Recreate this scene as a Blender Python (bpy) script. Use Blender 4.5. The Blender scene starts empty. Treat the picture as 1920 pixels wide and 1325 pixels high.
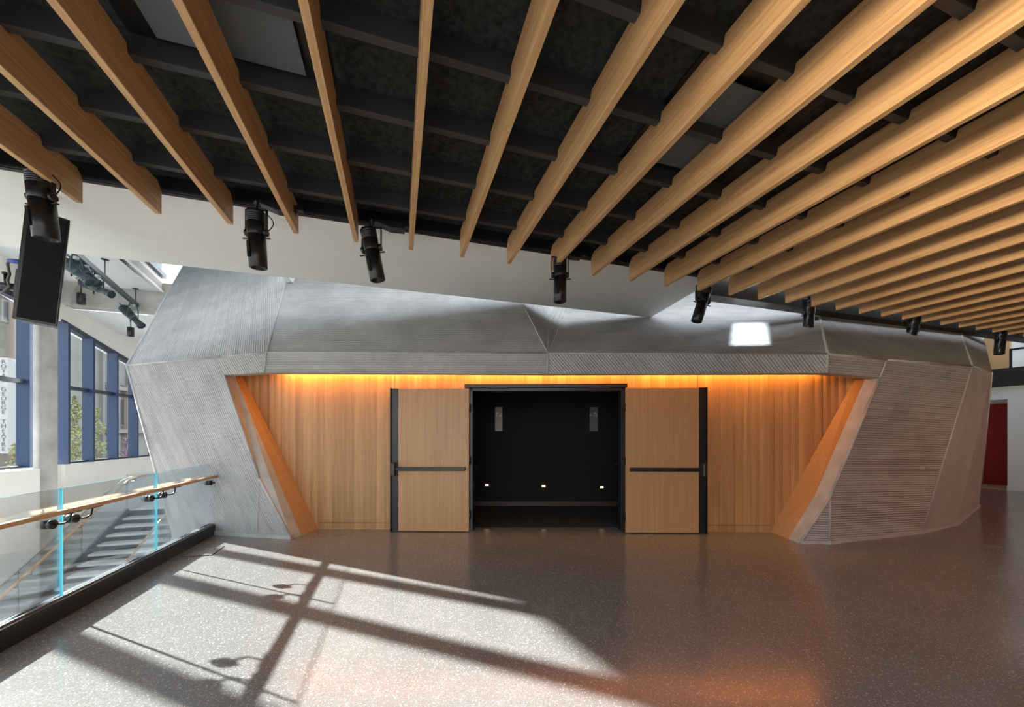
import bpy, math, random
from mathutils import Vector, Matrix

SC = bpy.context.scene
COL = SC.collection
R = random.Random(7)
F, HOR, H = 692.0, 813.0, 1.5            # focal length in px, horizon row, eye height in m
E1 = Vector((.9554, .2952, 0)); E2 = Vector((-.2952, .9554, 0)); EZ = Vector((0, 0, 1))

# ------------------------------------------------------------------ camera, sky, sun, exposure
cam_d = bpy.data.cameras.new('camera'); cam = bpy.data.objects.new('camera', cam_d); COL.objects.link(cam)
cam.location = (0, 0, H); cam.rotation_euler = (math.pi / 2, 0, 0)
cam_d.sensor_width = 36; cam_d.lens = F / 1920 * 36; cam_d.shift_y = (HOR - 662.5) / 1920
cam_d.clip_start = .02; cam_d.clip_end = 400
SC.camera = cam
SC.view_settings.view_transform = 'Standard'; SC.view_settings.look = 'None'
SC.view_settings.gamma = 1; SC.view_settings.use_curve_mapping = False
SC.view_settings.exposure = 0.94

SUN_DIR = (-.781 * E1 + .625 * E2 + .385 * EZ).normalized()
world = bpy.data.worlds.new('sky'); SC.world = world; world.use_nodes = True
wn = world.node_tree.nodes; wl = world.node_tree.links
bg = wn['Background']
tc = wn.new('ShaderNodeTexCoord'); sep = wn.new('ShaderNodeSeparateXYZ'); rp = wn.new('ShaderNodeValToRGB')
wl.new(tc.outputs['Generated'], sep.inputs[0]); mr = wn.new('ShaderNodeMapRange'); mr.inputs[1].default_value = -1; mr.inputs[2].default_value = 1
wl.new(sep.outputs['Z'], mr.inputs[0]); wl.new(mr.outputs[0], rp.inputs[0])
rp.color_ramp.elements[0].position = .5; rp.color_ramp.elements[0].color = (.83, .825, .82, 1)
rp.color_ramp.elements[1].position = .85; rp.color_ramp.elements[1].color = (.64, .71, .80, 1)
wl.new(rp.outputs[0], bg.inputs[0]); ge = rp.color_ramp.elements.new(.49); ge.color = (.30, .29, .27, 1)
bg.inputs[1].default_value = 2.3

def lamp(name, kind, loc, direction, energy, color, **kw):
    d = bpy.data.lights.new(name, kind); d.energy = energy; d.color = color
    for k, v in kw.items(): setattr(d, k, v)
    o = bpy.data.objects.new(name, d); COL.objects.link(o); o.location = loc
    o.rotation_euler = (-Vector(direction)).to_track_quat('Z', 'Y').to_euler()
    return o
lamp('sun', 'SUN', (-30, 15, 14), -SUN_DIR, 22, (1, .97, .92), angle=.0095)

for x, y in ((5.0, 1.2), (8.2, 2.6), (11.4, 4.0)):     # unseen warm spots, added to tint the drum's right wing
    lamp('warm_fill_spot', 'SPOT', (x, y, 3.44), (.15, .35, -1), 75, (1, .38, .17), spot_size=2.3, spot_blend=.8, shadow_soft_size=.06)

# ------------------------------------------------------------------ coordinates
def ST(s, t, z=0.0): return E1 * s + E2 * t + EZ * z
def ray(px, py): return Vector(((px - 960) / F, 1, -(py - HOR) / F))
CAM = Vector((0, 0, H))
def PY(px, py, Y): return CAM + ray(px, py) * Y
def PZ(px, py, z): d = ray(px, py); return CAM + d * ((z - H) / d.z)
def PS(px, py, s): d = ray(px, py); return CAM + d * (s / d.dot(E1))
def PT(px, py, t): d = ray(px, py); return CAM + d * (t / d.dot(E2))
def PP(px, py, pl):                       # on a plane given by three points
    a, b, c = pl; n = (b - a).cross(c - a); d = ray(px, py)
    return CAM + d * ((a - CAM).dot(n) / d.dot(n))
def t_at(px, s): return PS(px, HOR, s).dot(E2)
def s_at(px, t): return PT(px, HOR, t).dot(E1)
FST = Matrix(((E1.x, E2.x, 0, 0), (E1.y, E2.y, 0, 0), (0, 0, 1, 0), (0, 0, 0, 1)))
ID = Matrix()

# ------------------------------------------------------------------ materials
class NT:
    def __init__(s, name):
        s.m = bpy.data.materials.new(name); s.m.use_nodes = True
        s.n = s.m.node_tree.nodes; s.l = s.m.node_tree.links; s.b = s.n['Principled BSDF']
    def new(s, t, **kw):
        o = s.n.new('ShaderNode' + t)
        for k, v in kw.items():
            if k.startswith('i_'):
                o.inputs[k[2:].replace('_', ' ')].default_value = v
            else: setattr(o, k, v)
        return o
    def link(s, a, b): s.l.new(a, b)
    def ramp(s, src, stops):
        r = s.new('ValToRGB'); e = r.color_ramp.elements
        while len(e) < len(stops): e.new(.5)
        for el, (p, c) in zip(e, stops): el.position = p; el.color = (*c, 1)
        s.link(src, r.inputs[0]); return r.outputs[0]
    def bump(s, src, strength, dist):
        b = s.new('Bump'); b.inputs['Strength'].default_value = strength; b.inputs['Distance'].default_value = dist
        s.link(src, b.inputs['Height']); s.link(b.outputs[0], s.b.inputs['Normal'])
    def math(s, op, a, b=None):
        m = s.new('Math', operation=op)
        for i, v in enumerate((a, b)):
            if v is None: continue
            if isinstance(v, (int, float)): m.inputs[i].default_value = v
            else: s.link(v, m.inputs[i])
        return m.outputs[0]
def plain(name, c, rough=.5, metal=0.0, spec=.5, noise=0.0, scale=8.0, bump=0.0):
    k = NT(name); k.b.inputs['Base Color'].default_value = (*c, 1)
    k.b.inputs['Roughness'].default_value = rough; k.b.inputs['Metallic'].default_value = metal
    k.b.inputs['Specular IOR Level'].default_value = spec
    if noise:
        t = k.new('TexCoord'); n = k.new('TexNoise', i_Scale=scale, i_Detail=6.0)
        k.link(t.outputs['Object'], n.inputs['Vector'])
        k.link(k.ramp(n.outputs['Fac'], [(.3, tuple(x * (1 - noise) for x in c)), (.7, tuple(min(1, x * (1 + noise)) for x in c))]), k.b.inputs['Base Color'])
        if bump: k.bump(n.outputs['Fac'], bump, .01)
    return k.m
def oak(name, scl, dark, light, rough=.45, coords='Object', boards=0.0):
    k = NT(name); t = k.new('TexCoord'); mp = k.new('Mapping'); mp.inputs['Scale'].default_value = scl
    oi = k.new('ObjectInfo'); ad = k.new('VectorMath', operation='ADD')
    rnd = k.new('VectorMath', operation='SCALE'); cx = k.new('CombineXYZ')
    for i in range(3): k.link(oi.outputs['Random'], cx.inputs[i])
    k.link(cx.outputs[0], rnd.inputs[0]); rnd.inputs['Scale'].default_value = 17.0
    src = t.outputs[coords]
    k.link(src, ad.inputs[0]); k.link(rnd.outputs[0], ad.inputs[1]); k.link(ad.outputs[0], mp.inputs['Vector'])
    n = k.new('TexNoise', i_Scale=2.2, i_Detail=8.0, i_Roughness=.62, i_Distortion=.25); k.link(mp.outputs[0], n.inputs['Vector'])
    fac = n.outputs['Fac']
    if boards:                              # vertical boards, each its own tone, with a fine shadow-free joint line in relief
        sx = k.new('SeparateXYZ'); k.link(src, sx.inputs[0])
        u = k.math('DIVIDE', sx.outputs[0], boards); fl = k.math('FLOOR', u); fr = k.math('FRACT', u)
        wn_ = k.new('TexWhiteNoise', noise_dimensions='1D'); k.link(fl, wn_.inputs['W'])
        tone = k.math('MULTIPLY', k.math('SUBTRACT', wn_.outputs['Value'], .5), .34)
        fac = k.math('ADD', fac, tone)
        sc = k.math('MULTIPLY', k.math('MULTIPLY', fr, k.math('SUBTRACT', 1.0, fr)), 4.0)
        k.bump(sc, .55, .012)
    else: k.bump(n.outputs['Fac'], .12, .004)
    k.link(k.ramp(fac, [(.30, dark), (.70, light)]), k.b.inputs['Base Color'])
    k.b.inputs['Roughness'].default_value = rough
    return k.m
def ribbed(name, c0, c1, period=.033, strength=.85):      # board-ribbed concrete, ribs run along UV v
    k = NT(name); uv = k.new('UVMap', uv_map='ribs'); s = k.new('SeparateXYZ'); k.link(uv.outputs[0], s.inputs[0])
    t = k.new('TexCoord'); n = k.new('TexNoise', i_Scale=1.6, i_Detail=9.0, i_Roughness=.7); k.link(t.outputs['Object'], n.inputs['Vector'])
    n2 = k.new('TexNoise', i_Scale=38.0, i_Detail=4.0); k.link(t.outputs['Object'], n2.inputs['Vector'])
    u = k.math('DIVIDE', s.outputs[0], period); fl = k.math('FLOOR', u); fr = k.math('FRACT', u)
    wn_ = k.new('TexWhiteNoise', noise_dimensions='1D'); k.link(fl, wn_.inputs['W'])
    amp = k.math('ADD', k.math('MULTIPLY', wn_.outputs['Value'], .7), .45)
    tri = k.math('ABSOLUTE', k.math('SUBTRACT', fr, .5))
    prof = k.math('MULTIPLY', k.math('SMOOTH_MIN' if False else 'POWER', k.math('MULTIPLY', tri, 2.0), 2.2), amp)
    hgt = k.math('ADD', k.math('MULTIPLY', prof, -1.0), k.math('MULTIPLY', n2.outputs['Fac'], .55))
    k.bump(hgt, strength, .018)
    m = k.math('ADD', k.math('MULTIPLY', n.outputs['Fac'], .75), k.math('MULTIPLY', n2.outputs['Fac'], .25))
    k.link(k.ramp(m, [(.35, c0), (.66, c1)]), k.b.inputs['Base Color'])
    k.b.inputs['Roughness'].default_value = .82; k.b.inputs['Specular IOR Level'].default_value = .25
    return k.m
def glass(name, tint, refl=.08, rough=0.0):
    k = NT(name); k.n.remove(k.b)
    tr = k.new('BsdfTransparent'); tr.inputs[0].default_value = (*tint, 1)
    gl = k.new('BsdfGlossy'); gl.inputs['Roughness'].default_value = rough; gl.inputs[0].default_value = (.9, .95, 1, 1)
    lw = k.new('LayerWeight'); lw.inputs[0].default_value = .25
    mx = k.new('MixShader')
    k.link(k.math('ADD', k.math('MULTIPLY', lw.outputs['Fresnel'], refl), .0), mx.inputs[0])
    k.link(tr.outputs[0], mx.inputs[1]); k.link(gl.outputs[0], mx.inputs[2])
    k.link(mx.outputs[0], k.n['Material Output'].inputs[0])
    return k.m
def glow(name, c, e):
    k = NT(name); k.b.inputs['Base Color'].default_value = (*c, 1)
    k.b.inputs['Emission Color'].default_value = (*c, 1); k.b.inputs['Emission Strength'].default_value = e
    return k.m
def terrazzo():
    k = NT('polished concrete'); t = k.new('TexCoord')
    v = k.new('TexVoronoi', i_Scale=105.0, i_Randomness=1.0); k.link(t.outputs['Object'], v.inputs['Vector'])
    v2 = k.new('TexVoronoi', i_Scale=240.0); k.link(t.outputs['Object'], v2.inputs['Vector'])
    s1 = k.new('SeparateColor'); k.link(v.outputs['Color'], s1.inputs[0])
    s2 = k.new('SeparateColor'); k.link(v2.outputs['Color'], s2.inputs[0])
    near = k.math('LESS_THAN', v.outputs['Distance'], .48)
    chip = k.math('MULTIPLY', k.math('GREATER_THAN', s1.outputs[0], .66), near)
    dark = k.math('GREATER_THAN', s2.outputs[0], .70)
    n = k.new('TexNoise', i_Scale=.9, i_Detail=6.0, i_Roughness=.6); k.link(t.outputs['Object'], n.inputs['Vector'])
    base = k.ramp(n.outputs['Fac'], [(.3, (.155, .15, .145)), (.7, (.21, .204, .196))])
    m1 = k.new('Mix', data_type='RGBA'); k.link(k.math('MULTIPLY', dark, .42), m1.inputs['Factor']); k.link(base, m1.inputs['A']); m1.inputs['B'].default_value = (.07, .065, .06, 1)
    cc = k.ramp(s1.outputs[1], [(0, (.17, .158, .14)), (.6, (.27, .255, .235)), (1, (.46, .44, .41))])
    m2 = k.new('Mix', data_type='RGBA'); k.link(chip, m2.inputs['Factor']); k.link(m1.outputs['Result'], m2.inputs['A']); k.link(cc, m2.inputs['B'])
    k.link(m2.outputs['Result'], k.b.inputs['Base Color'])
    n3 = k.new('TexNoise', i_Scale=2.5, i_Detail=3.0); k.link(t.outputs['Object'], n3.inputs['Vector'])
    k.link(k.math('ADD', k.math('MULTIPLY', n3.outputs['Fac'], .10), .13), k.b.inputs['Roughness'])
    k.b.inputs['Specular IOR Level'].default_value = .6
    return k.m

M = dict(
    floor=terrazzo(),
    rib=ribbed('ribbed concrete', (.34, .335, .335), (.50, .495, .49)),
    ribfine=ribbed('finely ribbed concrete', (.34, .335, .33), (.49, .48, .475), .018, .5),
    smooth=plain('smooth concrete', (.40, .395, .385), .7, noise=.14, scale=5, bump=.15),
    conc=plain('cast concrete', (.42, .415, .39), .75, noise=.22, scale=2.2, bump=.1),
    oakbeam=oak('oak beam', (.9, 22, 22), (.43, .23, .098), (.66, .40, .19), .5),
    oakwall=oak('oak boards', (16, 16, .5), (.36, .19, .078), (.51, .295, .132), .5, 'Object', .118),
    oakdoor=oak('oak veneer', (20, 20, .45), (.40, .215, .095), (.51, .29, .138), .42),
    oakrail=oak('oak handrail', (.9, 22, 22), (.42, .24, .11), (.60, .38, .20), .4),
    plaster=plain('white plaster', (.80, .785, .74), .85, spec=.2, noise=.02, scale=3),
    white=plain('white paint', (.80, .81, .81), .8, spec=.2),
    bluewhite=plain('pale blue-white paint', (.62, .68, .72), .7, spec=.2),
    felt=plain('black felt', (.034, .034, .032), .95, spec=.15, noise=.45, scale=26, bump=.3),
    black=plain('black paint', (.016, .016, .017), .5, spec=.35),
    joist=plain('charcoal joist paint', (.045, .045, .047), .5, spec=.35),
    metal=plain('black metal', (.012, .012, .013), .32, spec=.5),
    dull=plain('dull black', (.011, .0105, .010), .8, spec=.2),
    bronze=plain('dark bronze', (.055, .044, .036), .35, .6),
    steel=plain('brushed steel', (.55, .56, .57), .3, .9),
    greyplate=plain('grey painted plate', (.10, .112, .118), .45, spec=.4),
    blue=plain('blue painted mullion', (.010, .034, .090), .4, spec=.45),
    skyblue=plain('slate blue panel', (.05, .15, .23), .4),
    navy=plain('dark window bar', (.018, .03, .055), .35),
    teal=plain('dark teal lamp paint', (.030, .050, .058), .35),
    roofglass=glass('tinted rooflight glass', (.27, .32, .34), .1),
    pane=glass('window glass', (.93, .95, .96), .03),
    rail_glass=glass('railing glass', (.95, .972, .98), .5),
    edge=plain('polished glass edge', (.10, .44, .54), .15),
    red=plain('red paint', (.19, .006, .005), .6, spec=.2),
    carpet=plain('dark carpet', (.06, .055, .05), .95, spec=.1, noise=.3, scale=90),
    wallblack=plain('near black wall', (.013, .0115, .010), .7, spec=.25),
    skirt=plain('dark brown skirting', (.045, .035, .028), .5),
    sign=plain('grey sign plate', (.16, .15, .14), .4, .3),
    ink=plain('white lettering', (.85, .84, .80), .6),
    led=glow('warm step lamp', (1, .62, .30), 2.5),
    tread=plain('pale stair tread', (.62, .62, .60), .6, noise=.1, scale=8),
    stairblue=plain('dark stair steel', (.030, .036, .045), .4),
    brick=plain('tan brick', (.10, .085, .068), .9, noise=.25, scale=1.5),
    stone=plain('pale limestone', (.17, .163, .15), .85, noise=.1, scale=.6),
    beige=plain('beige pilaster', (.25, .20, .165), .85),
    signwhite=plain('white sign enamel', (.27, .27, .268), .5),
    signgrey=plain('grey sign letter', (.06, .065, .07), .6),
    winglass=plain('dark window glazing', (.05, .06, .065), .3),
    leaf=plain('yellow green leaf', (.20, .21, .10), .7, noise=.4, scale=1.5),
    leafdark=plain('deep green leaf', (.09, .12, .06), .7, noise=.4, scale=1.5),
    bark=plain('grey bark', (.16, .13, .11), .9),
    purple=plain('mauve flower', (.15, .11, .16), .7),
    asphalt=plain('street asphalt', (.20, .20, .20), .9),
    blueplug=plain('blue connector', (.02, .07, .30), .4),
    cable=plain('grey cable', (.10, .095, .085), .6),
    woodglow=plain('amber timber lining', (.42, .27, .13), .6),
)

# ------------------------------------------------------------------ mesh building
ROOT = {}
def thing(name, label, cat, loc=(0, 0, 0), rot=None, group=None):
    o = bpy.data.objects.new(name, None); COL.objects.link(o); o.empty_display_size = .1
    m = Matrix.Translation(Vector(loc)) @ (rot.to_4x4() if rot is not None else ID)
    o.matrix_world = m; ROOT[o.name] = m
    return tag(o, label, cat, group)
def tag(o, label=None, cat=None, group=None, kind=None):
    if label: o['label'] = label
    if cat: o['category'] = cat
    if group: o['group'] = group
    if kind: o['kind'] = kind
    return o
def struct(o, label, cat='wall'): return tag(o, label, cat, None, 'structure')

class MB:
    def __init__(s): s.v = []; s.f = []; s.sm = []; s.mi = []; s.uv = {}
    def face(s, idx, smooth=False, mi=0): s.f.append(tuple(idx)); s.sm.append(smooth); s.mi.append(mi)
    def poly(s, pts, mi=0, ribs=None):
        b = len(s.v); s.v += [Vector(p) for p in pts]; s.face(range(b, b + len(pts)), False, mi)
        if ribs is not None:
            n = Vector((0, 0, 0))
            for i in range(1, len(pts) - 1): n += (pts[i] - pts[0]).cross(pts[i + 1] - pts[0])
            n.normalize(); d = (ribs - n * ribs.dot(n)).normalized(); u = n.cross(d)
            s.uv[len(s.f) - 1] = [(p.dot(u), p.dot(d)) for p in pts]
        return s
    def box(s, a, b, fr=FST, mi=0):
        x0, y0, z0 = (min(p, q) for p, q in zip(a, b)); x1, y1, z1 = (max(p, q) for p, q in zip(a, b))
        k = len(s.v)
        s.v += [fr @ Vector(p) for p in ((x0, y0, z0), (x1, y0, z0), (x1, y1, z0), (x0, y1, z0), (x0, y0, z1), (x1, y0, z1), (x1, y1, z1), (x0, y1, z1))]
        for q in ((3, 2, 1, 0), (4, 5, 6, 7), (0, 1, 5, 4), (1, 2, 6, 5), (2, 3, 7, 6), (3, 0, 4, 7)): s.face([k + i for i in q], False, mi)
        return s
    def prism(s, pts, off, mi=0):           # a polygon pushed along off
        off = Vector(off); pts = [Vector(p) for p in pts]; k = len(s.v); n = len(pts)
        s.v += pts + [p + off for p in pts]
        s.face([k + i for i in reversed(range(n))], False, mi); s.face([k + n + i for i in range(n)], False, mi)
        for i in range(n): j = (i + 1) % n; s.face((k + i, k + j, k + n + j, k + n + i), False, mi)
        return s
    def tube(s, pts, r, n=8, caps=True, closed=False):
        pts = [Vector(p) for p in pts]; rs = r if isinstance(r, (list, tuple)) else [r] * len(pts)
        k = len(s.v); up = None; m = len(pts)
        for i, p in enumerate(pts):
            if closed: d = (pts[(i + 1) % m] - pts[i - 1]).normalized()
            else: d = (pts[min(i + 1, m - 1)] - pts[max(i - 1, 0)]).normalized()
            if up is None: up = d.orthogonal().normalized()
            up = (up - d * up.dot(d)).normalized(); w = d.cross(up)
            s.v += [p + (up * math.cos(2 * math.pi * j / n) + w * math.sin(2 * math.pi * j / n)) * rs[i] for j in range(n)]
        for i in range(m if closed else m - 1):
            for j in range(n):
                a, b = k + i * n, k + ((i + 1) % m) * n
                s.face((a + j, a + (j + 1) % n, b + (j + 1) % n, b + j), True)
        if caps and not closed:
            s.face([k + j for j in reversed(range(n))]); s.face([k + (m - 1) * n + j for j in range(n)])
        return s
    def lathe(s, prof, fr=ID, n=24, smooth=True):   # prof: (r, z) along local z; open profile, may turn back inside
        k = len(s.v)
        for r, z in prof: s.v += [fr @ Vector((r * math.cos(2 * math.pi * j / n), r * math.sin(2 * math.pi * j / n), z)) for j in range(n)]
        for i in range(len(prof) - 1):
            flat = abs(prof[i][1] - prof[i + 1][1]) < 1e-6
            for j in range(n): s.face((k + i * n + j, k + i * n + (j + 1) % n, k + (i + 1) * n + (j + 1) % n, k + (i + 1) * n + j), smooth and not flat)
        if prof[0][0] > 1e-6: s.face([k + j for j in reversed(range(n))])
        if prof[-1][0] > 1e-6: s.face([k + (len(prof) - 1) * n + j for j in range(n)])
        return s
    def build(s, name, mats, parent=None, world=True, bevel=0.0):
        me = bpy.data.meshes.new(name)
        vs = s.v
        if parent is not None and world:
            r = parent
            while r.parent: r = r.parent
            inv = ROOT[r.name].inverted() if r.name in ROOT else ID
            vs = [inv @ v for v in vs]
        me.from_pydata([tuple(v) for v in vs], [], s.f)
        me.polygons.foreach_set('use_smooth', s.sm)
        for m in (mats if isinstance(mats, (list, tuple)) else [mats]): me.materials.append(M[m] if isinstance(m, str) else m)
        me.polygons.foreach_set('material_index', s.mi)
        if s.uv:
            l = me.uv_layers.new(name='ribs')
            for p in me.polygons:
                if p.index in s.uv:
                    for li, c in zip(p.loop_indices, s.uv[p.index]): l.data[li].uv = c
        me.update()
        o = bpy.data.objects.new(name, me); COL.objects.link(o)
        if parent is not None: o.parent = parent
        if bevel:
            b = o.modifiers.new('bevel', 'BEVEL'); b.width = bevel; b.segments = 2; b.limit_method = 'ANGLE'; b.angle_limit = .6
        return o
def children(o): return [c for c in o.children]
def copy_tree(o, parent=None):
    c = o.copy(); COL.objects.link(c)
    if parent is not None: c.parent = parent
    for ch in list(o.children): copy_tree(ch, c)
    return c
ORD = ('first second third fourth fifth sixth seventh eighth ninth tenth eleventh twelfth thirteenth fourteenth fifteenth sixteenth seventeenth eighteenth '
       'nineteenth twentieth twenty-first twenty-second twenty-third twenty-fourth twenty-fifth twenty-sixth twenty-seventh twenty-eighth twenty-ninth '
       'thirtieth thirty-first thirty-second thirty-third').split()
def text(body, size, m, fr, name, parent, align='CENTER', ext=.002, spacing=1.0):
    c = bpy.data.curves.new(name, 'FONT'); c.body = body; c.size = size; c.align_x = align; c.align_y = 'CENTER'; c.extrude = ext
    c.space_line = spacing; c.materials.append(M[m])
    o = bpy.data.objects.new(name, c); COL.objects.link(o)
    r = parent
    while r.parent: r = r.parent
    me = bpy.data.meshes.new_from_object(o.evaluated_get(bpy.context.evaluated_depsgraph_get()))
    me.name = name; bpy.data.objects.remove(o); bpy.data.curves.remove(c)
    o = bpy.data.objects.new(name, me); COL.objects.link(o)
    o.parent = parent; o.matrix_local = ROOT[r.name].inverted() @ fr if r.name in ROOT else fr
    return o

# ================================================================== LARGE STRUCTURE
SR = -2.66                      # line of the glass railing
SW, WZ = -8.3, .72              # window wall line, sill height
CZ, JZ, BZ, BT = 3.86, 3.72, 3.5, 4.165   # ceiling panel, joist bottom, beam bottom, beam end
def head_z(t): return min(5.0, 4.29 - .226 * (t - 12.61))

# floor slab, up to the stairwell edge
o = MB().box((SR - .06, -7, -.38), (17.5, 14, 0)).build('floor', 'floor'); struct(o, 'polished grey concrete floor with fine pale aggregate', 'floor')
o = MB().box((SW - .6, -9, -4.6), (SR, 22, -4.4)).build('floor_lower', 'tread'); struct(o, 'pale lower landing floor seen down the stairwell', 'floor')
o = MB().box((SR - .02, -7, -4.4), (SR + .1, 14, -.38)).build('wall_stairwell', 'plaster'); struct(o, 'plain wall under the edge of the upper floor')

# black ceiling and white soffit
o = MB().box((-5.6, -1.6, CZ), (17, 4.2, CZ + .12)).build('ceiling', 'felt'); struct(o, 'black felt ceiling panels above the oak beams', 'ceiling')
mb = MB(); mb.prism([ST(-7.5, 4.21, JZ), ST(4.36, 4.21, JZ), ST(4.61, 5.95, JZ), ST(-7.5, 5.95, JZ)], (0, 0, .22))
o = mb.build('ceiling_soffit', 'plaster'); struct(o, 'white plaster soffit strip with a slanted right end', 'ceiling')
mb = MB().box((-7.5, 4.165, JZ - .012), (4.37, 4.21, CZ + .1)); mb.box((-7.5, 4.15, JZ - .006), (4.37, 4.163, JZ + .012), mi=1)
o = mb.build('trim_1', ['black', 'joist']); struct(o, 'black lighting track channel along the front of the white soffit', 'trim')
o = MB().box((4.42, 4.42, 3.59), (17, 4.65, CZ + .1)).build('trim_2', 'bronze'); struct(o, 'dark fascia box under the right hand beam ends', 'trim')

o = MB().box((.9, -2.2, 0), (17, -2.0, 3.9)).build('wall_near_added', 'oakdoor'); struct(o, 'unseen oak wall added behind the right hand half of the room to dim and warm its light')  # added out of view: holds back sky light and warms the bounce
# ---- the concrete drum
B0 = PZ(547, 1010, 0); B1 = PZ(400, 1001.5, 0); C = PY(500, 660, 5.25)
WL = (B0, B1, C)
A = PP(238, 685, WL); K = PP(415, 668.5, WL); O1 = PP(420, 703, WL); Mx = PP(486, 897, WL); M2 = PZ(482, 1007, 0)
D = PY(1027, 662, 5.27); E = PY(1552, 663, 4.75)
C2 = PY(495, 698, 5.29); D2 = PY(1027, 700.5, 5.30); E2_ = PY(1551, 699, 4.80)
R1 = PZ(1556, 1019.5, 0); R2b = PZ(1727.6, 1000, 0); R3 = PZ(1795, 984, 0); R4 = PZ(1836, 948.6, 0); R0 = PZ(1500, 1018.5, 0)
WR = (R1, R2b, E)
Rt = PP(1662.7, 674, WR); Fv = PP(1823, 686, WR); R2 = PP(1649.5, 708, WR); N = PP(1556, 932.6, WR); FB = PP(1727.6, 990, WR)
W2 = (Fv, R2b, R3); G = PP(1860, 696.6, W2)
T1 = PY(550, 480, 8.0); PL10 = (C, D, T1)
TD1 = PP(960.6, 530, PL10)
T0 = PP(368, 457, (A, C, T1))
Q = PY(1220, 590, 7.2); PL13 = (D, E, Q)
TD2 = PP(1084, 540, PL13); T2 = PP(1526, 545, PL13)
V = (TD1 + TD2) / 2; V = PY(1027, 536, V.y)
PL14 = (E, Fv, T2); TF = PP(1793, 600, PL14)
TG = PP(1835, 592, (Fv, G, TF))
print('drum', [tuple(round(c, 2) for c in p) for p in (A, K, O1, C, D, E, Fv, G, T1, T0, TD1, TD2, T2, V, TF, TG)])
def dirpx(a, b, pl): return PP(*b, pl) - PP(*a, pl)
mb = MB()
low1 = PP(402, 1110, WL); low2 = PP(352, 1102, WL)
mb.poly([A, K, O1, Mx, M2, B1, low1, low2], 0, dirpx((300, 700), (395, 911), WL))
mb.poly([Mx, B0, M2], 0, B0 - Mx)
mb.poly([K, C, C2, O1], 0, dirpx((415, 669), (434, 703), WL))
mb.poly([C, D, D2, C2], 0, D - C)
mb.poly([D, E, E2_, D2], 0, dirpx((1100, 665), (1128, 698), (D, E, D2)))
mb.poly([E, Rt, R2, E2_], 0, Rt - E)
mb.poly([Rt, Fv, R2b, R1, N, R2], 0, Vector((1, .285, -.03)))
mb.poly([N, R1, R0], 0, Vector((1, .1, 0)))
mb.poly([Fv, G, R3, R2b], 1, Vector((0, 0, 1)))
mb.poly([G, R4, R3], 1, Vector((0, 0, 1)))
mb.poly([A, T0, T1, C], 0, dirpx((345, 500), (262, 668), (A, C, T1)))
mb.poly([C, T1, TD1, D], 0, D - C)
mb.poly([D, TD1, V], 0, V - D)
mb.poly([D, V, TD2], 0, (V - D) + (TD2 - D) * .6 + Vector((.5, 0, 0)))
mb.poly([D, TD2, T2, E], 0, E - D)
mb.poly([E, T2, TF, Fv], 0, dirpx((1600, 640), (1650, 690), PL14))
mb.poly([Fv, TF, TG, G], 0, dirpx((1800, 625), (1852, 668), (Fv, G, TF)))
# far sides of the drum, turned away from the room
A2 = A + Vector((-1.7, 3.2, 0)); low3 = low2 + Vector((-1.7, 3.2, 0)); T02 = T0 + Vector((-.8, 3.0, 0))
mb.poly([A, low2, low3, A2], 0, Vector((0, .2, 1))); mb.poly([A, A2, T02, T0], 0, Vector((0, .2, 1)))
G2 = G + Vector((-.6, 4, 0)); R42 = R4 + Vector((-1.2, 4, 0)); TG2 = TG + Vector((-1, 4, 0))
mb.poly([G, G2, R42, R4], 1, EZ); mb.poly([G, TG, TG2, G2], 0, EZ)
o = mb.build('wall_back', ['rib', 'ribfine']); struct(o, 'faceted board-ribbed concrete drum wall around the timber recess')
# arrises (smooth rounded seams) and the plinth along the foot
mb = MB()
for a, b, r in ((A, K, .016), (K, C, .014), (C, D, .010), (D, E, .010), (E, Rt, .012), (Rt, Fv, .012), (Fv, G, .012), (C, T1, .016), (C, C2, .012),
                (D, TD1, .012), (D, V, .012), (D, TD2, .012), (D, D2, .014), (E, T2, .016), (E, E2_, .014), (Fv, TF, .014), (A, T0, .018), (A, low2, .018),
                (Fv, R2b, .014), (N, R1, .012), (Rt, R2, .012), (O1, Mx, .016), (Mx, B0, .016), (R2, N, .016), (N, R0, .016), (Mx, M2, .009), (G, R4, .012),
                (D2, PP(990, 700, (C, D, D2)), .008)):
    mb.tube([a, b], r, 8)
mb.tube([PP(1000, 697, (C, D, D2)), D], .006, 6)
o = mb.build('trim_3', 'smooth'); struct(o, 'smooth cast seams along the folds of the concrete drum', 'trim')
def plinth(pts, h, out):
    m = MB()
    for a, b in zip(pts, pts[1:]):
        d = (b - a).normalized(); n = d.cross(EZ)
        if n.y > 0: n = -n
        m.prism([a + n * out, b + n * out, b - n * .05, a - n * .05], (0, 0, h))
    return m
o = plinth([B1, M2, B0], .055, .03).build('baseboard_left', 'smooth'); struct(o, 'low smooth concrete plinth at the foot of the left wing', 'baseboard')
o = plinth([R0, R1, R2b, R3, R4], .045, .02).build('baseboard_right', 'smooth'); struct(o, 'low smooth concrete plinth at the foot of the right wing', 'baseboard')

# lintel underside, reveals
IL = PY(441, 707, max(O1.y + .22, 5.6)); IB = PZ(565, 1003.7, 0)
IR = PY(1621, 711.5, R2.y + .22); IRB = PZ(1478, 1010, 0); IRM = PP(1527, 930, (IR, IRB, N))
mb = MB()
mb.poly([O1, IL, IB, B0, Mx], 1)
mb.poly([R2, N, IRM, IR], 1); mb.poly([N, R0, IRB, IRM], 1)
dy = Vector((0, .16, .0))
lip = [O1, C2, D2, E2_, R2]
for a, b in zip(lip, lip[1:]):
    mb.poly([a, b, b + dy, a + dy], 1, b - a)
    mb.poly([a + dy, b + dy, b + dy + EZ * .36, a + dy + EZ * .36], 1, b - a)
o = mb.build('wall_reveal', ['rib', 'smooth']); struct(o, 'slanted concrete reveals and lintel underside of the recess')
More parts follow.
